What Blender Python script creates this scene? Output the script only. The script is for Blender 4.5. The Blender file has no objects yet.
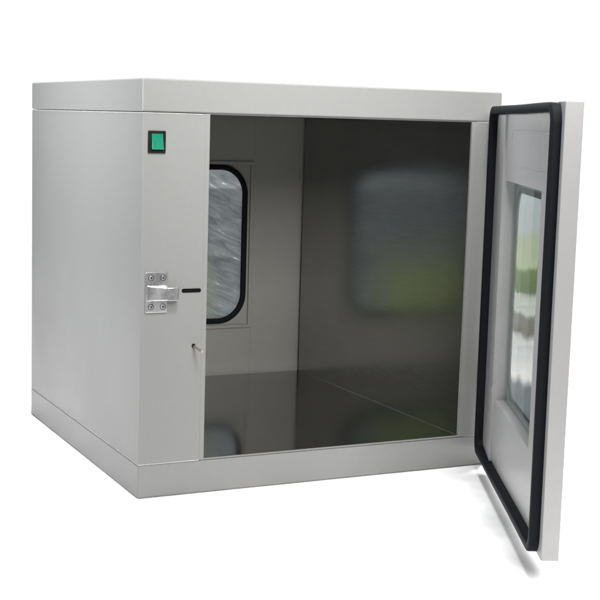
import bpy, bmesh, math, random
from mathutils import Vector, Matrix
random.seed(4)
S = bpy.context.scene
COL = S.collection

# ------------------------------------------------------------------ materials
def new_mat(name):
    m = bpy.data.materials.new(name); m.use_nodes = True
    nt = m.node_tree
    return m, nt, nt.nodes['Principled BSDF']

def noise(nt, scale, detail=3.0, stretch=(1, 1, 1), rough=0.5):
    tc = nt.nodes.new('ShaderNodeTexCoord')
    mp = nt.nodes.new('ShaderNodeMapping'); mp.inputs['Scale'].default_value = stretch
    n = nt.nodes.new('ShaderNodeTexNoise')
    n.inputs['Scale'].default_value = scale; n.inputs['Detail'].default_value = detail
    n.inputs['Roughness'].default_value = rough
    nt.links.new(tc.outputs['Object'], mp.inputs['Vector'])
    nt.links.new(mp.outputs['Vector'], n.inputs['Vector'])
    return n

def ramp(nt, src, stops, interp='LINEAR'):
    r = nt.nodes.new('ShaderNodeValToRGB'); r.color_ramp.interpolation = interp
    e = r.color_ramp.elements
    while len(e) < len(stops): e.new(0.5)
    for k, (p, c) in enumerate(stops):
        e[k].position = p
        e[k].color = (c[0], c[1], c[2], 1) if hasattr(c, '__len__') else (c, c, c, 1)
    nt.links.new(src, r.inputs['Fac'])
    return r

def blend(nt, src, a, b, target):
    """continuous mix of two colours or values (no lookup table) into a socket"""
    m = nt.nodes.new('ShaderNodeMix')
    if hasattr(a, '__len__'):
        m.data_type = 'RGBA'; m.inputs['A'].default_value = (*a, 1); m.inputs['B'].default_value = (*b, 1)
    else:
        m.data_type = 'FLOAT'; m.inputs['A'].default_value = a; m.inputs['B'].default_value = b
    nt.links.new(src, m.inputs['Factor']); nt.links.new([o for o in m.outputs if o.enabled][0], target)

def paint(name, col, rough=0.38, spec=0.17, var=0.03):
    m, nt, b = new_mat(name)
    n = noise(nt, 90.0, 3)
    lo = [c * (1 - var) for c in col]; hi = [c * (1 + var) for c in col]
    blend(nt, n.outputs['Fac'], lo, hi, b.inputs['Base Color'])
    n2 = noise(nt, 6.0, 2)
    blend(nt, n2.outputs['Fac'], rough * 0.7, rough * 1.3, b.inputs['Roughness'])
    b.inputs['Specular IOR Level'].default_value = spec
    return m

def steel(name, col, rough, stretch, bump=0.04, wear=0.12):
    m, nt, b = new_mat(name)
    b.inputs['Metallic'].default_value = 1.0
    n = noise(nt, 60.0, 4, stretch, 0.6)
    n0 = noise(nt, 4.0, 3)
    mx = nt.nodes.new('ShaderNodeMath'); mx.operation = 'ADD'
    nt.links.new(n.outputs['Fac'], mx.inputs[0]); nt.links.new(n0.outputs['Fac'], mx.inputs[1])
    r = ramp(nt, mx.outputs[0], [(0.6, [c * (1 - wear) for c in col]), (1.0, [c * (1 + wear) for c in col])])
    h = nt.nodes.new('ShaderNodeMath'); h.operation = 'MULTIPLY'; h.inputs[1].default_value = 0.8
    nt.links.new(mx.outputs[0], h.inputs[0]); nt.links.new(h.outputs[0], r.inputs['Fac'])
    nt.links.new(r.outputs['Color'], b.inputs['Base Color'])
    r2 = ramp(nt, n.outputs['Fac'], [(0.3, rough * 0.85), (0.7, rough * 1.15)])
    nt.links.new(r2.outputs['Color'], b.inputs['Roughness'])
    bp = nt.nodes.new('ShaderNodeBump'); bp.inputs['Strength'].default_value = bump * 0.6; bp.inputs['Distance'].default_value = 0.0008
    nt.links.new(n.outputs['Fac'], bp.inputs['Height']); nt.links.new(bp.outputs['Normal'], b.inputs['Normal'])
    return m

M_paint = paint('powder_coat', (0.25, 0.25, 0.246), 0.32)
M_door_in = paint('powder_coat_liner', (0.385, 0.383, 0.385), 0.3)
M_frame = paint('opening_trim_paint', (0.29, 0.29, 0.288), 0.3)
M_rear = paint('rear_door_paint', (0.33, 0.326, 0.308), 0.42)
M_steel_wall = steel('brushed_steel_wall', (0.39, 0.39, 0.38), 0.2, (0.02, 0.4, 6), 0.012, 0.08)
M_steel_floor = steel('brushed_steel_floor', (0.30, 0.30, 0.292), 0.12, (6, 0.05, 1), 0.015, 0.08)
M_chrome = steel('cast_chrome', (0.84, 0.84, 0.86), 0.28, (1, 1, 1), 0.04, 0.04)
M_pin = steel('bare_pin_steel', (0.45, 0.43, 0.38), 0.32, (1, 1, 1), 0.1)

def plain(name, col, rough, spec=0.5, nscale=60, bump=0.1):
    m, nt, b = new_mat(name)
    n = noise(nt, nscale, 3)
    r = ramp(nt, n.outputs['Fac'], [(0.3, [c * 0.85 for c in col]), (0.7, [c * 1.15 for c in col])])
    nt.links.new(r.outputs['Color'], b.inputs['Base Color'])
    b.inputs['Roughness'].default_value = rough; b.inputs['Specular IOR Level'].default_value = spec
    bp = nt.nodes.new('ShaderNodeBump'); bp.inputs['Strength'].default_value = bump; bp.inputs['Distance'].default_value = 0.0006
    nt.links.new(n.outputs['Fac'], bp.inputs['Height']); nt.links.new(bp.outputs['Normal'], b.inputs['Normal'])
    return m
M_rubber = plain('black_rubber', (0.006, 0.007, 0.010), 0.6, 0.14, 90, 0.15)
M_blackpl = plain('black_plastic', (0.007, 0.008, 0.008), 0.45, 0.2)
M_seam_hl = plain('painted_seam_highlight', (0.40, 0.40, 0.395), 0.5)  # paler than the panels, stands in for the highlight along the seams
M_joint = plain('dull_joint_metal', (0.13, 0.13, 0.125), 0.5)
M_dark = plain('dark_void', (0.004, 0.004, 0.004), 0.8, 0.1)
M_floor = plain('white_backdrop_paper', (0.93, 0.93, 0.93), 0.9, 0.05, 8, 0.02)

# green translucent rocker
M_green, nt, b = new_mat('green_rocker_plastic')
n = noise(nt, 220, 2)
blend(nt, n.outputs['Fac'], (0.006, 0.15, 0.085), (0.014, 0.21, 0.125), b.inputs['Base Color'])
b.inputs['Roughness'].default_value = 0.14; b.inputs['Coat Weight'].default_value = 0.4

# clear glass
M_glass, nt, b = new_mat('window_glass')
b.inputs['Base Color'].default_value = (0.93, 0.96, 0.95, 1); b.inputs['Roughness'].default_value = 0.0
b.inputs['Transmission Weight'].default_value = 1.0; b.inputs['IOR'].default_value = 1.5
# thin glass: mix of transparent and glossy so light passes
out = nt.nodes['Material Output']
tr = nt.nodes.new('ShaderNodeBsdfTransparent'); tr.inputs['Color'].default_value = (0.86, 0.90, 0.89, 1)
gl = nt.nodes.new('ShaderNodeBsdfGlossy'); gl.inputs['Roughness'].default_value = 0.02
gl.inputs['Color'].default_value = (0.9, 0.9, 0.9, 1)
fr = nt.nodes.new('ShaderNodeFresnel'); fr.inputs['IOR'].default_value = 1.45
mix = nt.nodes.new('ShaderNodeMixShader')
ge = nt.nodes.new('ShaderNodeNewGeometry'); inv = nt.nodes.new('ShaderNodeMath'); inv.operation = 'SUBTRACT'; inv.inputs[0].default_value = 1.0
nt.links.new(ge.outputs['Backfacing'], inv.inputs[1])
fm = nt.nodes.new('ShaderNodeMath'); fm.operation = 'MULTIPLY'; nt.links.new(fr.outputs['Fac'], fm.inputs[0]); nt.links.new(inv.outputs[0], fm.inputs[1])
nt.links.new(fm.outputs[0], mix.inputs['Fac']); nt.links.new(tr.outputs['BSDF'], mix.inputs[1]); nt.links.new(gl.outputs['BSDF'], mix.inputs[2])
nt.links.new(mix.outputs['Shader'], out.inputs['Surface'])

M_glass_clear = M_glass.copy(); M_glass_clear.name = 'anti_glare_glass'
M_glass_clear.node_tree.nodes['Fresnel'].inputs['IOR'].default_value = 1.35

# wrapping film left on the outside of the rear window: crumpled, grey-blue, outdoor green mirrored in the wall painted in at lower left
M_film, nt, b = new_mat('crumpled_wrapping_film')
out = nt.nodes['Material Output']
tc = nt.nodes.new('ShaderNodeTexCoord')
mp = nt.nodes.new('ShaderNodeMapping'); mp.vector_type = 'TEXTURE'; mp.inputs['Rotation'].default_value = (0, math.radians(24), 0); mp.inputs['Scale'].default_value = (1.7, 1, 0.34)
w = nt.nodes.new('ShaderNodeTexNoise'); w.inputs['Scale'].default_value = 22; w.inputs['Detail'].default_value = 9; w.inputs['Distortion'].default_value = 0.9; w.inputs['Roughness'].default_value = 0.62
nt.links.new(tc.outputs['Object'], mp.inputs['Vector']); nt.links.new(mp.outputs['Vector'], w.inputs['Vector'])
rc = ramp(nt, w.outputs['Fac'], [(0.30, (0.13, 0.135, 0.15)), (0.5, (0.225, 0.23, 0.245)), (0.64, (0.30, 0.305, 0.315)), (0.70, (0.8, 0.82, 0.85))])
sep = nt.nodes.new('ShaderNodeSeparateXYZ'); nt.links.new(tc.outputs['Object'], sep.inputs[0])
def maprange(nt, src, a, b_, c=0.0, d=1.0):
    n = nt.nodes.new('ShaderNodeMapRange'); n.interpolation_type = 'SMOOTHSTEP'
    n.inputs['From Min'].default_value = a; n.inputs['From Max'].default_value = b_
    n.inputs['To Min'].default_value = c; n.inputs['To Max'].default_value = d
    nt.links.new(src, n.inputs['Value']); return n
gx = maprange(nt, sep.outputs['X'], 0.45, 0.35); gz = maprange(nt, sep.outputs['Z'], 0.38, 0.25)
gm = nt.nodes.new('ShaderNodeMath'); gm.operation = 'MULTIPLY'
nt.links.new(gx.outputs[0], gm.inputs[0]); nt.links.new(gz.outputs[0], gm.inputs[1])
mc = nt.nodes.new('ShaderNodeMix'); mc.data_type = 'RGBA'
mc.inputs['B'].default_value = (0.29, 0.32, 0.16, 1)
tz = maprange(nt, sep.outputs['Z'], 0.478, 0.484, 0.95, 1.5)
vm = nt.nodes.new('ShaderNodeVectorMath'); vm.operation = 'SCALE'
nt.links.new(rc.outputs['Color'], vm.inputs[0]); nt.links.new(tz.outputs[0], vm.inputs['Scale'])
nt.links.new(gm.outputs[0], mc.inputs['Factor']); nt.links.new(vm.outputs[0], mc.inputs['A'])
tl = nt.nodes.new('ShaderNodeBsdfTranslucent'); df = nt.nodes.new('ShaderNodeBsdfPrincipled'); df.inputs['Roughness'].default_value = 0.25
nt.links.new(mc.outputs['Result'], tl.inputs['Color']); nt.links.new(mc.outputs['Result'], df.inputs['Base Color'])
bp = nt.nodes.new('ShaderNodeBump'); bp.inputs['Strength'].default_value = 0.6; bp.inputs['Distance'].default_value = 0.01
nt.links.new(w.outputs['Fac'], bp.inputs['Height']); nt.links.new(bp.outputs['Normal'], df.inputs['Normal'])
mx = nt.nodes.new('ShaderNodeMixShader'); mx.inputs['Fac'].default_value = 0.22
nt.links.new(tl.outputs['BSDF'], mx.inputs[1]); nt.links.new(df.outputs['BSDF'], mx.inputs[2]); nt.links.new(mx.outputs['Shader'], out.inputs['Surface'])
FILM_MIX = mx

# view and reflections in the open door's glass, painted as colour bands
M_dview, nt, b = new_mat('painted_outdoor_view')
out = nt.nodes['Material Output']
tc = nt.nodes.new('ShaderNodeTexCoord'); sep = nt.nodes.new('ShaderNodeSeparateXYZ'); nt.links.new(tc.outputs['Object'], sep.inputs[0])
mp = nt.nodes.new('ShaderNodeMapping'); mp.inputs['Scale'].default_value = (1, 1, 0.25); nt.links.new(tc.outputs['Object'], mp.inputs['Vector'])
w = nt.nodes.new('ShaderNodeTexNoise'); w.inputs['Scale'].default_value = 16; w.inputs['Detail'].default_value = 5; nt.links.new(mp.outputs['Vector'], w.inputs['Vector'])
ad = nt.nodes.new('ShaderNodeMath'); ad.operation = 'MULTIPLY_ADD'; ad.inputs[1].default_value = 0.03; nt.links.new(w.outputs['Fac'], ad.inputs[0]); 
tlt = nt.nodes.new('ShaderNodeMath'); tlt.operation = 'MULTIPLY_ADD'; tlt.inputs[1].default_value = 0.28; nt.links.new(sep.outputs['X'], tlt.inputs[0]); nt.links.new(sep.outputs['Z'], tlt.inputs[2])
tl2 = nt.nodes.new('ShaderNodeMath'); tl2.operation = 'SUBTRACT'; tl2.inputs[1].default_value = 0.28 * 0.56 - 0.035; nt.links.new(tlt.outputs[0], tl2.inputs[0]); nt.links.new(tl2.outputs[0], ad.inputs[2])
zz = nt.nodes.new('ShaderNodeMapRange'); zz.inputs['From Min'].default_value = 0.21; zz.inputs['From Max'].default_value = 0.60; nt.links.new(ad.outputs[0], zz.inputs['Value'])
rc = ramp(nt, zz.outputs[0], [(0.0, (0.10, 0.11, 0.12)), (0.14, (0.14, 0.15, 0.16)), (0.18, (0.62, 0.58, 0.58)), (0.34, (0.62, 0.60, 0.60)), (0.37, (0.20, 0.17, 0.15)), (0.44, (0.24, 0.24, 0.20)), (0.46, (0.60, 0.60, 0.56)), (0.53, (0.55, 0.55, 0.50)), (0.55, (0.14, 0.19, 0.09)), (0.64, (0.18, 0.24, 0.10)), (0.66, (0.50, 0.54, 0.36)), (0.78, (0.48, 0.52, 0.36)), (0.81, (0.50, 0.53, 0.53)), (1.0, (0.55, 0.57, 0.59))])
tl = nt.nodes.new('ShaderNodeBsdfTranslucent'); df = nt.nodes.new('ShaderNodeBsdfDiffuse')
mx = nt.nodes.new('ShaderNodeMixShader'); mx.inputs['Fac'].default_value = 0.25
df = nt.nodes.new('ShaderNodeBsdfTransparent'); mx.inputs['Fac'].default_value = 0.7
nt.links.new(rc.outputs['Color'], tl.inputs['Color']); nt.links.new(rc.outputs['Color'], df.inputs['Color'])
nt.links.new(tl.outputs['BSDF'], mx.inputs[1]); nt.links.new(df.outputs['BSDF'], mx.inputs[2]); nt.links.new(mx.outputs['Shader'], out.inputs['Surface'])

# ------------------------------------------------------------------ mesh helpers
def finish(bm, name, mat, parent=None, bevel=0.0, seg=3, smooth=True, angle=35):
    bmesh.ops.recalc_face_normals(bm, faces=bm.faces)
    me = bpy.data.meshes.new(name); bm.to_mesh(me); bm.free()
    o = bpy.data.objects.new(name, me); COL.objects.link(o)
    me.materials.append(mat)
    if parent: o.parent = parent
    if bevel > 0:
        bv = o.modifiers.new('bevel', 'BEVEL'); bv.width = bevel; bv.segments = seg
        bv.limit_method = 'ANGLE'; bv.angle_limit = math.radians(40)
        bv.harden_normals = True
    if smooth:
        for p in me.polygons: p.use_smooth = True
        me.set_sharp_from_angle(angle=math.radians(angle)) if hasattr(me, 'set_sharp_from_angle') else None
    return o

def add_box(bm, a, b, f=None):
    vs = []
    for x in (a[0], b[0]):
        for y in (a[1], b[1]):
            for z in (a[2], b[2]):
                P = (x, y, z); vs.append(bm.verts.new(f(*P) if f else P))
    for q in ((0, 1, 3, 2), (4, 6, 7, 5), (0, 4, 5, 1), (2, 3, 7, 6), (0, 2, 6, 4), (1, 5, 7, 3)):
        bm.faces.new([vs[i] for i in q])

def prism(bm, pts, lo, hi, place):
    """closed outline pts (a,b) swept from lo to hi; place(a,b,c) -> xyz"""
    A = [bm.verts.new(place(a, b, lo)) for a, b in pts]; B = [bm.verts.new(place(a, b, hi)) for a, b in pts]
    bm.faces.new(A); bm.faces.new(B[::-1])
    n = len(pts)
    for i in range(n):
        j = (i + 1) % n; bm.faces.new((A[i], A[j], B[j], B[i]))

def rrect(a0, b0, a1, b1, r, n=8):
    """rounded rectangle outline, r a number or 4 radii (a1b1, a0b1, a0b0, a1b0)"""
    if not hasattr(r, '__len__'): r = (r,) * 4
    P = []
    for k, (ca, cb, rr) in enumerate(((a1, b1, r[0]), (a0, b1, r[1]), (a0, b0, r[2]), (a1, b0, r[3]))):
        sx = -1 if k in (0, 3) else 1; sy = -1 if k in (0, 1) else 1
        cx, cy = ca + sx * rr, cb + sy * rr
        for i in range(n + 1):
            t = math.pi / 2 * (k + i / n)
            P.append((cx + rr * math.cos(t), cy + rr * math.sin(t)))
    return P

def ring(bm, outer, inner, lo, hi, place):
    """flat ring between two outlines of the same length, lo..hi thick"""
    n = len(outer)
    V = [[bm.verts.new(place(a, b, c)) for a, b in L] for L, c in ((outer, lo), (inner, lo), (inner, hi), (outer, hi))]
    for k in range(4):
        A, B = V[k], V[(k + 1) % 4]
        for i in range(n):
            j = (i + 1) % n; bm.faces.new((A[i], A[j], B[j], B[i]))

def gasket_mesh(bm, a0, b0, a1, b1, r, w, h, place, base=0.0, sgn=-1, n=12, jitter=0.0):
    """a soft rubber bulb swept round a rounded rectangle"""
    path = rrect(a0, b0, a1, b1, r, n)
    # resample straight runs too so the line can wander slightly
    full = []
    for i in range(len(path)):
        p, q = Vector(path[i]), Vector(path[(i + 1) % len(path)])
        d = (q - p).length; k = max(1, int(d / 0.03))
        for t in range(k): full.append(p.lerp(q, t / k))
    N = len(full)
    prof = [(0, 0), (0.0, 0.70), (0.05, 0.88), (0.16, 0.97), (0.5, 1.0), (0.84, 0.97), (0.95, 0.88), (1.0, 0.70), (1, 0)]
    rings = []
    for i in range(N):
        t = (full[(i + 1) % N] - full[i - 1]).normalized()
        nrm = Vector((t.y, -t.x))          # outward for ccw path
        wob = jitter * math.sin(i * 0.35) * math.cos(i * 0.13 + 1)
        rings.append([bm.verts.new(place(*(full[i] - nrm * (w * u) + nrm * wob), base + sgn * h * v)) for u, v in prof])
    m = len(prof)
    for i in range(N):
        A, B = rings[i], rings[(i + 1) % N]
        for k in range(m):
            l = (k + 1) % m; bm.faces.new((A[k], A[l], B[l], B[k]))

def cyl(bm, c, axis, r, L, n=20, r2=None):
    axis = Vector(axis).normalized(); c = Vector(c)
    q = axis.to_track_quat('Z', 'Y'); r2 = r if r2 is None else r2
    A, B = [], []
    for i in range(n):
        t = 2 * math.pi * i / n
        A.append(bm.verts.new(c + q @ Vector((r * math.cos(t), r * math.sin(t), 0))))
        B.append(bm.verts.new(c + q @ Vector((r2 * math.cos(t), r2 * math.sin(t), L))))
    bm.faces.new(A); bm.faces.new(B[::-1])
    for i in range(n):
        j = (i + 1) % n; bm.faces.new((A[i], A[j], B[j], B[i]))

# ------------------------------------------------------------------ the box
W, D, H = 0.695, 0.694, 0.700
X0, X1, Z0, Z1 = 0.118, 0.632, 0.0597, 0.6450     # clear opening
ZS0, ZS1 = 0.0572, 0.6443                          # seams
box = bpy.data.objects.new('pass_box', None); COL.objects.link(box); box.empty_display_size = 0.1
box.location = (0, 0, 0)
box['label'] = 'light grey steel pass box with its window door swung open and a steel lined chamber'
box['category'] = 'pass box'
XYZ = lambda a, b, c: (a, b, c)
FR = lambda a, b, c: (a, c, b)     # outline in x,z ; depth y

bm = bmesh.new(); add_box(bm, (0, 0, 0.0), (W, D, ZS0)); finish(bm, 'plinth', M_paint, box, 0.0035, 4)
bm = bmesh.new(); add_box(bm, (0, 0, ZS1 + 0.0008), (W, D, H)); finish(bm, 'top_cover', M_paint, box, 0.0035, 4)

# folded side panels: an L in plan, the front return being the control column
def lpanel(sgn, xa, xb, t, name):
    # xa outer face x, xb end of return
    if sgn > 0: P = [(xa, 0.0006), (xb, 0.0006), (xb, t), (xa + t, t), (xa + t, D - t), (xb - 0.004, D - t), (xb - 0.004, D), (xa, D)]
    else: P = [(xa, 0.0006), (xa, D), (xb + 0.004, D), (xb + 0.004, D - t), (xa - t, D - t), (xa - t, t), (xb, t), (xb, 0.0006)]
    bm = bmesh.new(); prism(bm, P, ZS0 + 0.0004, ZS1 + 0.0003, XYZ)
    return finish(bm, name, M_paint, box, 0.0009, 3)
lpanel(1, 0.0010, 0.1109, 0.012, 'side_panel')
lpanel(-1, W - 0.0010, 0.6414, 0.012, 'side_panel')
# pale strips along the joints, the seam highlight put into their colour
def seam_strip(xa, xb, xe, z0, z1):
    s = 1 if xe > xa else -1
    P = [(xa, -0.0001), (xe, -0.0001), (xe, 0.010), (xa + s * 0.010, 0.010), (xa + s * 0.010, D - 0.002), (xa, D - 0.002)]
    bm = bmesh.new(); prism(bm, P, z0, z1, XYZ); finish(bm, 'seam_highlight', M_seam_hl, box, 0.0006, 2)
seam_strip(0.0003, 0, 0.1095, ZS0 - 0.0004, ZS0 + 0.0016)
seam_strip(0.0003, 0, 0.1060, ZS1 - 0.0018, ZS1 - 0.0002)
seam_strip(W - 0.0003, 0, 0.6440, ZS0 - 0.0004, ZS0 + 0.0008)

# trim round the opening
bm = bmesh.new()
ring(bm, rrect(0.1098, ZS0 + 0.0006, 0.6424, ZS1 + 0.0006, 0.0008, 2), rrect(X0, Z0, X1, Z1 - 0.0008, 0.0015, 2), 0.0002, 0.0050, FR)
finish(bm, 'opening_trim', M_paint, box, 0.0007, 3)

# chamber lining
bm = bmesh.new(); add_box(bm, (X1, 0.0054, 0.0585), (X1 + 0.008, 0.6925, 0.6435)); finish(bm, 'right_lining', M_steel_wall, box, 0.0006, 2)
bm = bmesh.new(); add_box(bm, (X0 - 0.006, 0.0054, 0.0585), (X0, 0.6925, 0.6435)); finish(bm, 'left_lining', M_steel_wall, box, 0.0006, 2)
bm = bmesh.new(); add_box(bm, (X0 - 0.006, 0.0054, 0.6436), (X1 + 0.008, 0.6925, 0.6500)); finish(bm, 'ceiling_lining', M_steel_wall, box, 0.0006, 2)
bm = bmesh.new(); add_box(bm, (X0 + 0.0003, 0.0054, 0.0560), (X1 - 0.0012, 0.6925, 0.0598)); finish(bm, 'floor_lining', M_steel_floor, box, 0.0012, 3)
# the folded lip that shows as a pale line where floor and wall sheets meet
bm = bmesh.new(); add_box(bm, (X1 - 0.0012, 0.0060, 0.0592), (X1 - 0.0001, 0.6900, 0.0606)); finish(bm, 'floor_seam', M_joint, box, 0.0004, 2)

# ------------------------------------------------------------------ rear door (closed)
YB = 0.706
RXC = 0.3335
bm = bmesh.new()
def RB(a, b, c): return (a, YB + c, b)      # c positive = outwards (away from chamber)
wx0, wx1, wz0, wz1 = 0.1535, 0.5120, 0.1645, 0.5430
ring(bm, rrect(0.020, 0.032, 0.675, 0.675, 0.002, 4), rrect(wx0 + 0.004, wz0 + 0.004, wx1 - 0.004, wz1 - 0.004, 0.002, 4), 0.0, 0.025, RB)
rear = finish(bm, 'rear_door', M_rear, box, 0.0012, 2)
bm = bmesh.new()
ring(bm, rrect(wx0, wz0, wx1, wz1, 0.002, 4), rrect(wx0 + 0.0075, wz0 + 0.0075, wx1 - 0.0075, wz1 - 0.0075, 0.0015, 4), -0.0045, 0.006, RB)
finish(bm, 'window_frame', M_rear, rear, 0.0016, 3)
bm = bmesh.new()   # corner infill plate behind the rounded rubber
gx0, gx1, gz0, gz1 = 0.168, 0.4975, 0.1765, 0.5350
ring(bm, rrect(wx0 + 0.007, wz0 + 0.007, wx1 - 0.007, wz1 - 0.007, 0.001, 8), rrect(gx0 + 0.004, gz0 + 0.004, gx1 - 0.004, gz1 - 0.004, 0.064, 8), 0.0015, 0.0045, RB)
finish(bm, 'corner_plate', M_rear, rear, 0.0, 2)
bm = bmesh.new(); gasket_mesh(bm, gx0, gz0, gx1, gz1, 0.066, 0.0115, 0.008, RB, 0.0016, -1, 14)
finish(bm, 'window_seal', M_rubber, rear, 0, angle=60)
bm = bmesh.new(); add_box(bm, (gx0 - 0.002, YB + 0.0065, gz0 - 0.002), (gx1 + 0.002, YB + 0.0105, gz1 + 0.002)); finish(bm, 'window_pane', M_glass, rear)
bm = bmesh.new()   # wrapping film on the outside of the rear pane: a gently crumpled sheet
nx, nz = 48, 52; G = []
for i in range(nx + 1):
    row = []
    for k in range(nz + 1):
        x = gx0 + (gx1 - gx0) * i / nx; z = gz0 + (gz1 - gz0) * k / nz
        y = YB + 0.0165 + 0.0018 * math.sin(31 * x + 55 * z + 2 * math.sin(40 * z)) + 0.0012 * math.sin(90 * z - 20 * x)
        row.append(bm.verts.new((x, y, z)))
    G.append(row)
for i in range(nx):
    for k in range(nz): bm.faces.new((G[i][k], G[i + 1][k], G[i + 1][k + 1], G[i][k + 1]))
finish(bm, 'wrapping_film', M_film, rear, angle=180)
# folded seam of the inner skin beside and below the window
for za, zb in ((0.0600, wz0 - 0.0005), (wz1 + 0.0005, 0.643)):
    bm = bmesh.new(); add_box(bm, (0.5130, YB - 0.0009, za), (0.5146, YB + 0.001, zb))
    finish(bm, 'skin_seam', M_rear, rear, 0.0004, 2)
bm = bmesh.new(); gasket_mesh(bm, 0.098, 0.040, 0.652, 0.664, 0.02, 0.0135, 0.0116, RB, 0.0, -1, 8)
finish(bm, 'door_seal', M_rubber, rear, 0, angle=60)

# ------------------------------------------------------------------ front door (open)
ANG = math.radians(64.11); HX, HY = 0.6714, -0.020
ux, uy = -math.cos(ANG), -math.sin(ANG); nxx, nyy = math.sin(ANG), -math.cos(ANG)
def DF(s, z, o): return (HX + ux * s + nxx * o, HY + uy * s + nyy * o, z)
WD, ZB, ZT, T = 0.6394, 0.0317, 0.6752, 0.0252
ws0, ws1, wb, wt = 0.139, 0.492, 0.1585, 0.5455
bm = bmesh.new()
ring(bm, rrect(0, ZB, WD, ZT, 0.002, 4), rrect(ws0, wb, ws1, wt, 0.0015, 4), 0.0, T, DF)
door = finish(bm, 'front_door', M_door_in, box, 0.0014, 3)
door['label'] = 'window door swung open towards the viewer'
# hinge-side stile of the inner skin: a shallow wedge whose fold runs in line with the window edge
bm = bmesh.new()
prism(bm, [(0.018, 0.0004), (0.018, -0.0004), (ws0 - 0.004, -0.0052), (ws0 - 0.0006, -0.0050), (ws0 - 0.0004, 0.0004)], 0.048, 0.658, lambda a, b, c: DF(a, c, b))
finish(bm, 'hinge_stile', M_door_in, door, 0.0008, 2)
bm = bmesh.new()
ring(bm, rrect(0.188, 0.570, 0.560, 0.632, 0.006, 4), rrect(0.191, 0.573, 0.557, 0.629, 0.005, 4), -0.0010, 0.0005, DF)
finish(bm, 'pressed_rib', M_door_in, door, 0.0006, 2)
# door seal
bm = bmesh.new(); gasket_mesh(bm, -0.001, 0.0320, 0.6207, 0.6738, 0.030, 0.0140, 0.0150, DF, 0.0002, -1, 12, 0.0006)
finish(bm, 'door_seal', M_rubber, door, 0, angle=60)
# window reveal, rounded retaining frame and glass
bm = bmesh.new()
ring(bm, rrect(ws0 - 0.001, wb - 0.001, ws1 + 0.001, wt + 0.001, 0.001, 8), rrect(ws0 + 0.010, wb + 0.010, ws1 - 0.010, wt - 0.010, 0.055, 8), 0.0205, 0.0240, DF)
fo = finish(bm, 'window_frame', M_door_in, door, 0.0005, 2)
bm = bmesh.new(); gasket_mesh(bm, ws0 + 0.008, wb + 0.008, ws1 - 0.008, wt - 0.008, 0.056, 0.010, 0.0028, DF, 0.0206, -1, 10)
M_seal_grey = plain('grey_window_rubber', (0.10, 0.105, 0.11), 0.4)
finish(bm, 'window_seal', M_seal_grey, door, 0, angle=60)
bm = bmesh.new(); add_box(bm, (ws0 - 0.0005, wb - 0.0005, 0.0150), (ws1 + 0.0005, wt + 0.0005, 0.0172), DF)
finish(bm, 'window_pane', M_glass_clear, door)
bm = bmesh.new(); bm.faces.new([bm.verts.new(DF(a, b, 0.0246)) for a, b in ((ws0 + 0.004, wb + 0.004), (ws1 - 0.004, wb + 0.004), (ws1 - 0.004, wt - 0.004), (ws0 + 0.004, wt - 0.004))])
finish(bm, 'painted_view', M_dview, door)  # added sheet holding the painted view through the glass
# hinges (hidden side)
for z in (0.14, 0.55):
    bm = bmesh.new(); cyl(bm, (0.701, -0.012, z), (0, 0, 1), 0.006, 0.07); add_box(bm, (0.6965, -0.010, z + 0.004), (0.700, 0.030, z + 0.066))
    finish(bm, 'hinge', M_chrome, box, 0.0008, 2)

# ------------------------------------------------------------------ fittings on the control column
FY = lambda d: (lambda a, b, c: (a, d - c, b))     # c = height out of the face
P0 = FY(0.0)
bm = bmesh.new(); ring(bm, rrect(0.0094, 0.5788, 0.0398, 0.6150, 0.0015, 4), rrect(0.0145, 0.5828, 0.0362, 0.6112, 0.0008, 4), 0.0, 0.0022, P0)
add_box(bm, (0.0140, -0.0004, 0.5820), (0.0366, 0.001, 0.6118))
sw = finish(bm, 'rocker_switch', M_blackpl, box, 0.0005, 2)
bm = bmesh.new()
prof = [(0.5846, 0.0006), (0.6104, 0.0006), (0.6104, 0.0020), (0.6040, 0.0026), (0.5975, 0.0034), (0.5905, 0.0052), (0.5852, 0.0066), (0.5846, 0.0060)]
A = [bm.verts.new((0.0155, -c, z)) for z, c in prof]; B = [bm.verts.new((0.0352, -c, z)) for z, c in prof]
bm.faces.new(A); bm.faces.new(B[::-1])
for i in range(len(prof)):
    j = (i + 1) % len(prof); bm.faces.new((A[i], A[j], B[j], B[i]))
finish(bm, 'rocker', M_green, sw, 0.0006, 2)

# latch keeper: plate, humped body, jaw and four screws
bm = bmesh.new(); prism(bm, rrect(0.0078, 0.3160, 0.0462, 0.3836, 0.0022, 5), 0.0, 0.0042, P0)
la = finish(bm, 'latch', M_chrome, box, 0.0009, 3)
bm = bmesh.new()
body = [(0.0105, 0.0040), (0.0425, 0.0040), (0.0440, 0.0160), (0.0400, 0.0185), (0.0300, 0.0150), (0.0160, 0.0120), (0.0105, 0.0080)]
def tap(k, x, c, hi):   # the hump narrows towards its crest
    return (x, -c, (0.3345 + 0.20 * c) if not hi else (0.3625 - 0.20 * c))
A = [bm.verts.new(tap(0, x, c, False)) for x, c in body]; B = [bm.verts.new(tap(0, x, c, True)) for x, c in body]
bm.faces.new(A); bm.faces.new(B[::-1])
for i in range(len(body)):
    j = (i + 1) % len(body); bm.faces.new((A[i], A[j], B[j], B[i]))
finish(bm, 'latch_body', M_chrome, la, 0.0012, 3)
bm = bmesh.new()   # hooked jaw reaching to the right
jaw = [(0.0395, 0.0065), (0.0480, 0.0085), (0.0560, 0.0100), (0.0600, 0.0085), (0.0628, 0.0085), (0.0634, 0.0130), (0.0610, 0.0180), (0.0560, 0.0195), (0.0470, 0.0190), (0.0395, 0.0170)]
A = [bm.verts.new((x, -c, 0.3370)) for x, c in jaw]; B = [bm.verts.new((x, -c, 0.3585)) for x, c in jaw]
bm.faces.new(A); bm.faces.new(B[::-1])
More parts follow.
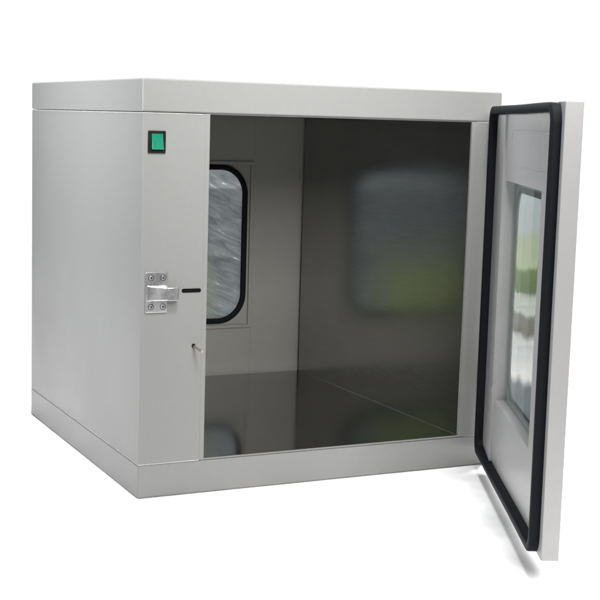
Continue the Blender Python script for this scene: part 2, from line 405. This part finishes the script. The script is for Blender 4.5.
for i in range(len(jaw)):
    j = (i + 1) % len(jaw); bm.faces.new((A[i], A[j], B[j], B[i]))
finish(bm, 'latch_jaw', M_chrome, la, 0.0008, 2)
for (sx, sz) in ((0.0172, 0.3740), (0.0382, 0.3740), (0.0172, 0.3258), (0.0382, 0.3258)):
    bm = bmesh.new()
    cyl(bm, (sx, -0.0040, sz), (0, -1, 0), 0.0043, 0.0012, 20, 0.0036)
    sc = finish(bm, 'screw', M_chrome, la, 0.0002, 2)
    # cross recess modelled as part of the screw head in dark steel
    me = sc.data; me.materials.append(M_dark)
    bm = bmesh.new(); bm.from_mesh(me)
    a = 0.5
    for d in (0, math.pi / 2):
        c, s = math.cos(a + d), math.sin(a + d)
        pts = [(sx + c * u * 0.0022 - s * v * 0.0006, sz + s * u * 0.0022 + c * v * 0.0006) for u, v in ((-1, -1), (1, -1), (1, 1), (-1, 1))]
        prism(bm, pts, 0.0051, 0.00528 + 0.00006 * (d > 0), P0)
    for i, f in enumerate(bm.faces):
        if f.calc_center_median().y < -0.00522 and f.calc_area() < 1.2e-5: f.material_index = 1
    bmesh.ops.recalc_face_normals(bm, faces=bm.faces)
    bm.to_mesh(me); bm.free()
    # raised dark ring, painted as the countersink's shadow
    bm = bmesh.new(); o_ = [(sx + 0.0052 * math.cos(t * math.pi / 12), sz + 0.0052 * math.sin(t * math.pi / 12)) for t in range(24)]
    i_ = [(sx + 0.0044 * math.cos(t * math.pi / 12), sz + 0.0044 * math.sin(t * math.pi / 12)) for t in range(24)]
    ring(bm, o_, i_, 0.0040, 0.00435, P0); finish(bm, 'screw_shadow_ring', M_dark, la)

# slot opening, its inner darkness painted as a flat black plate
bm = bmesh.new(); prism(bm, rrect(0.0727, 0.3475, 0.1072, 0.3540, 0.00315, 6), -0.0002, 0.0004, P0)
finish(bm, 'slot', M_dark, box)
# interlock pin in its hole
bm = bmesh.new(); prism(bm, [(0.0957 + 0.0034 * math.cos(t * math.pi / 10), 0.2566 + 0.0036 * math.sin(t * math.pi / 10)) for t in range(20)], -0.0002, 0.0004, P0)
ho = finish(bm, 'pin_hole', M_dark, box)
bm = bmesh.new(); cyl(bm, (0.0957, 0.002, 0.2563), (0.03, -1, -0.10), 0.0020, 0.037, 18); 
cyl(bm, Vector((0.0957, 0.002, 0.2563)) + Vector((0.03, -1, -0.10)).normalized() * 0.0365, (0.03, -1, -0.10), 0.0023, 0.0022, 18)
pn = finish(bm, 'interlock_pin', M_pin, box, 0.0003, 2)

# ------------------------------------------------------------------ setting
bm = bmesh.new(); add_box(bm, (-0.80, -1.10, -0.0305), (7.0, 8.0, -0.0005))
fl = finish(bm, 'floor', M_floor); fl['kind'] = 'structure'; fl['label'] = 'plain white surface under the box'

# ------------------------------------------------------------------ light
wd = bpy.data.worlds.new('World'); S.world = wd; wd.use_nodes = True
nt = wd.node_tree; bg = nt.nodes['Background']
tc = nt.nodes.new('ShaderNodeTexCoord'); sep = nt.nodes.new('ShaderNodeSeparateXYZ'); nt.links.new(tc.outputs['Generated'], sep.inputs[0])
# white backdrop beyond the box (y > 0), dimmer studio behind the camera, paler overhead
def mr(src, a, b_, c, d):
    n = nt.nodes.new('ShaderNodeMapRange'); n.interpolation_type = 'SMOOTHSTEP'
    for k, v in zip(('From Min', 'From Max', 'To Min', 'To Max'), (a, b_, c, d)): n.inputs[k].default_value = v
    nt.links.new(src, n.inputs['Value']); return n
back = mr(sep.outputs['Y'], 0.05, 0.45, 0.0, 1.0)
right = mr(sep.outputs['X'], -0.25, 0.05, 0.0, 1.0)
mm = nt.nodes.new('ShaderNodeMath'); mm.operation = 'MULTIPLY'; nt.links.new(back.outputs[0], mm.inputs[0]); nt.links.new(right.outputs[0], mm.inputs[1])
up = mr(sep.outputs['Z'], 0.0, 0.8, 0.04, 0.30)
amb = nt.nodes.new('ShaderNodeMix'); amb.data_type = 'RGBA'; amb.inputs['B'].default_value = (1.25, 1.25, 1.25, 1)
cmb = nt.nodes.new('ShaderNodeCombineColor')
for c in ('Red', 'Green', 'Blue'): nt.links.new(up.outputs[0], cmb.inputs[c])
nt.links.new(cmb.outputs[0], amb.inputs['A']); nt.links.new(mm.outputs[0], amb.inputs['Factor'])
nt.links.new(amb.outputs['Result'], bg.inputs['Color']); bg.inputs['Strength'].default_value = 1.0

def area(name, loc, target, size, power, col=(1, 1, 1), size_y=None, spread=180):
    L = bpy.data.lights.new(name, 'AREA'); L.energy = power; L.color = col; L.size = size; L.spread = math.radians(spread)
    if size_y: L.shape = 'RECTANGLE'; L.size_y = size_y
    o = bpy.data.objects.new(name, L); COL.objects.link(o); o.location = loc
    o.rotation_euler = (Vector(target) - Vector(loc)).to_track_quat('-Z', 'Y').to_euler()
    return o
sun = bpy.data.lights.new('overhead_light', 'SUN'); sun.energy = 2.75; sun.angle = math.radians(14)
so = bpy.data.objects.new('overhead_light', sun); COL.objects.link(so); so.location = (0, 0, 3)
area('fill_left', (-1.35, 0.45, 0.95), (0, 0.28, 0.80), 0.5, 6.2, (0.95, 0.975, 1.0), spread=66)  # unseen lamp added to brighten the side towards its top
area('fill_front', (0.0, -2.3, 1.5), (0.35, 0.2, 0.5), 0.8, 43, (1.0, 0.985, 0.96))  # unseen lamp added to light the front and the lower chamber wall
area('fill_top_front', (-0.1, -1.2, 1.9), (0.3, 0.0, 0.95), 0.5, 6.0, (1, 1, 1), spread=50)  # unseen lamp added to lighten the front towards its top
area('fill_back_right', (2.3, 1.3, 1.5), (0.55, -0.5, 0.0), 0.8, 16, (1, 1, 1), spread=60)  # unseen lamp added to fill the shadow under the open door

# ------------------------------------------------------------------ camera
cam = bpy.data.cameras.new('camera'); co = bpy.data.objects.new('camera', cam); COL.objects.link(co); S.camera = co
yaw, pit, rol = 0.45472, -0.13275, 0.02903
fw = Vector((math.sin(yaw) * math.cos(pit), math.cos(yaw) * math.cos(pit), math.sin(pit)))
r = Vector((math.cos(yaw), -math.sin(yaw), 0)); u = r.cross(fw)
r2 = r * math.cos(rol) + u * math.sin(rol); u2 = -r * math.sin(rol) + u * math.cos(rol)
m = Matrix((r2, u2, -fw)).transposed().to_4x4(); m.translation = (-0.73288, -2.09828, 0.64001)
co.matrix_world = m
cam.sensor_width = 36; cam.lens = 1351.97 * 36 / 600; cam.clip_end = 100; cam.clip_start = 0.05

S.render.engine = 'CYCLES'
S.view_settings.view_transform = 'Standard'; S.view_settings.look = 'None'; S.view_settings.gamma = 1; S.view_settings.exposure = 0
S.cycles.max_bounces = 14; S.cycles.glossy_bounces = 8; S.cycles.transparent_max_bounces = 12
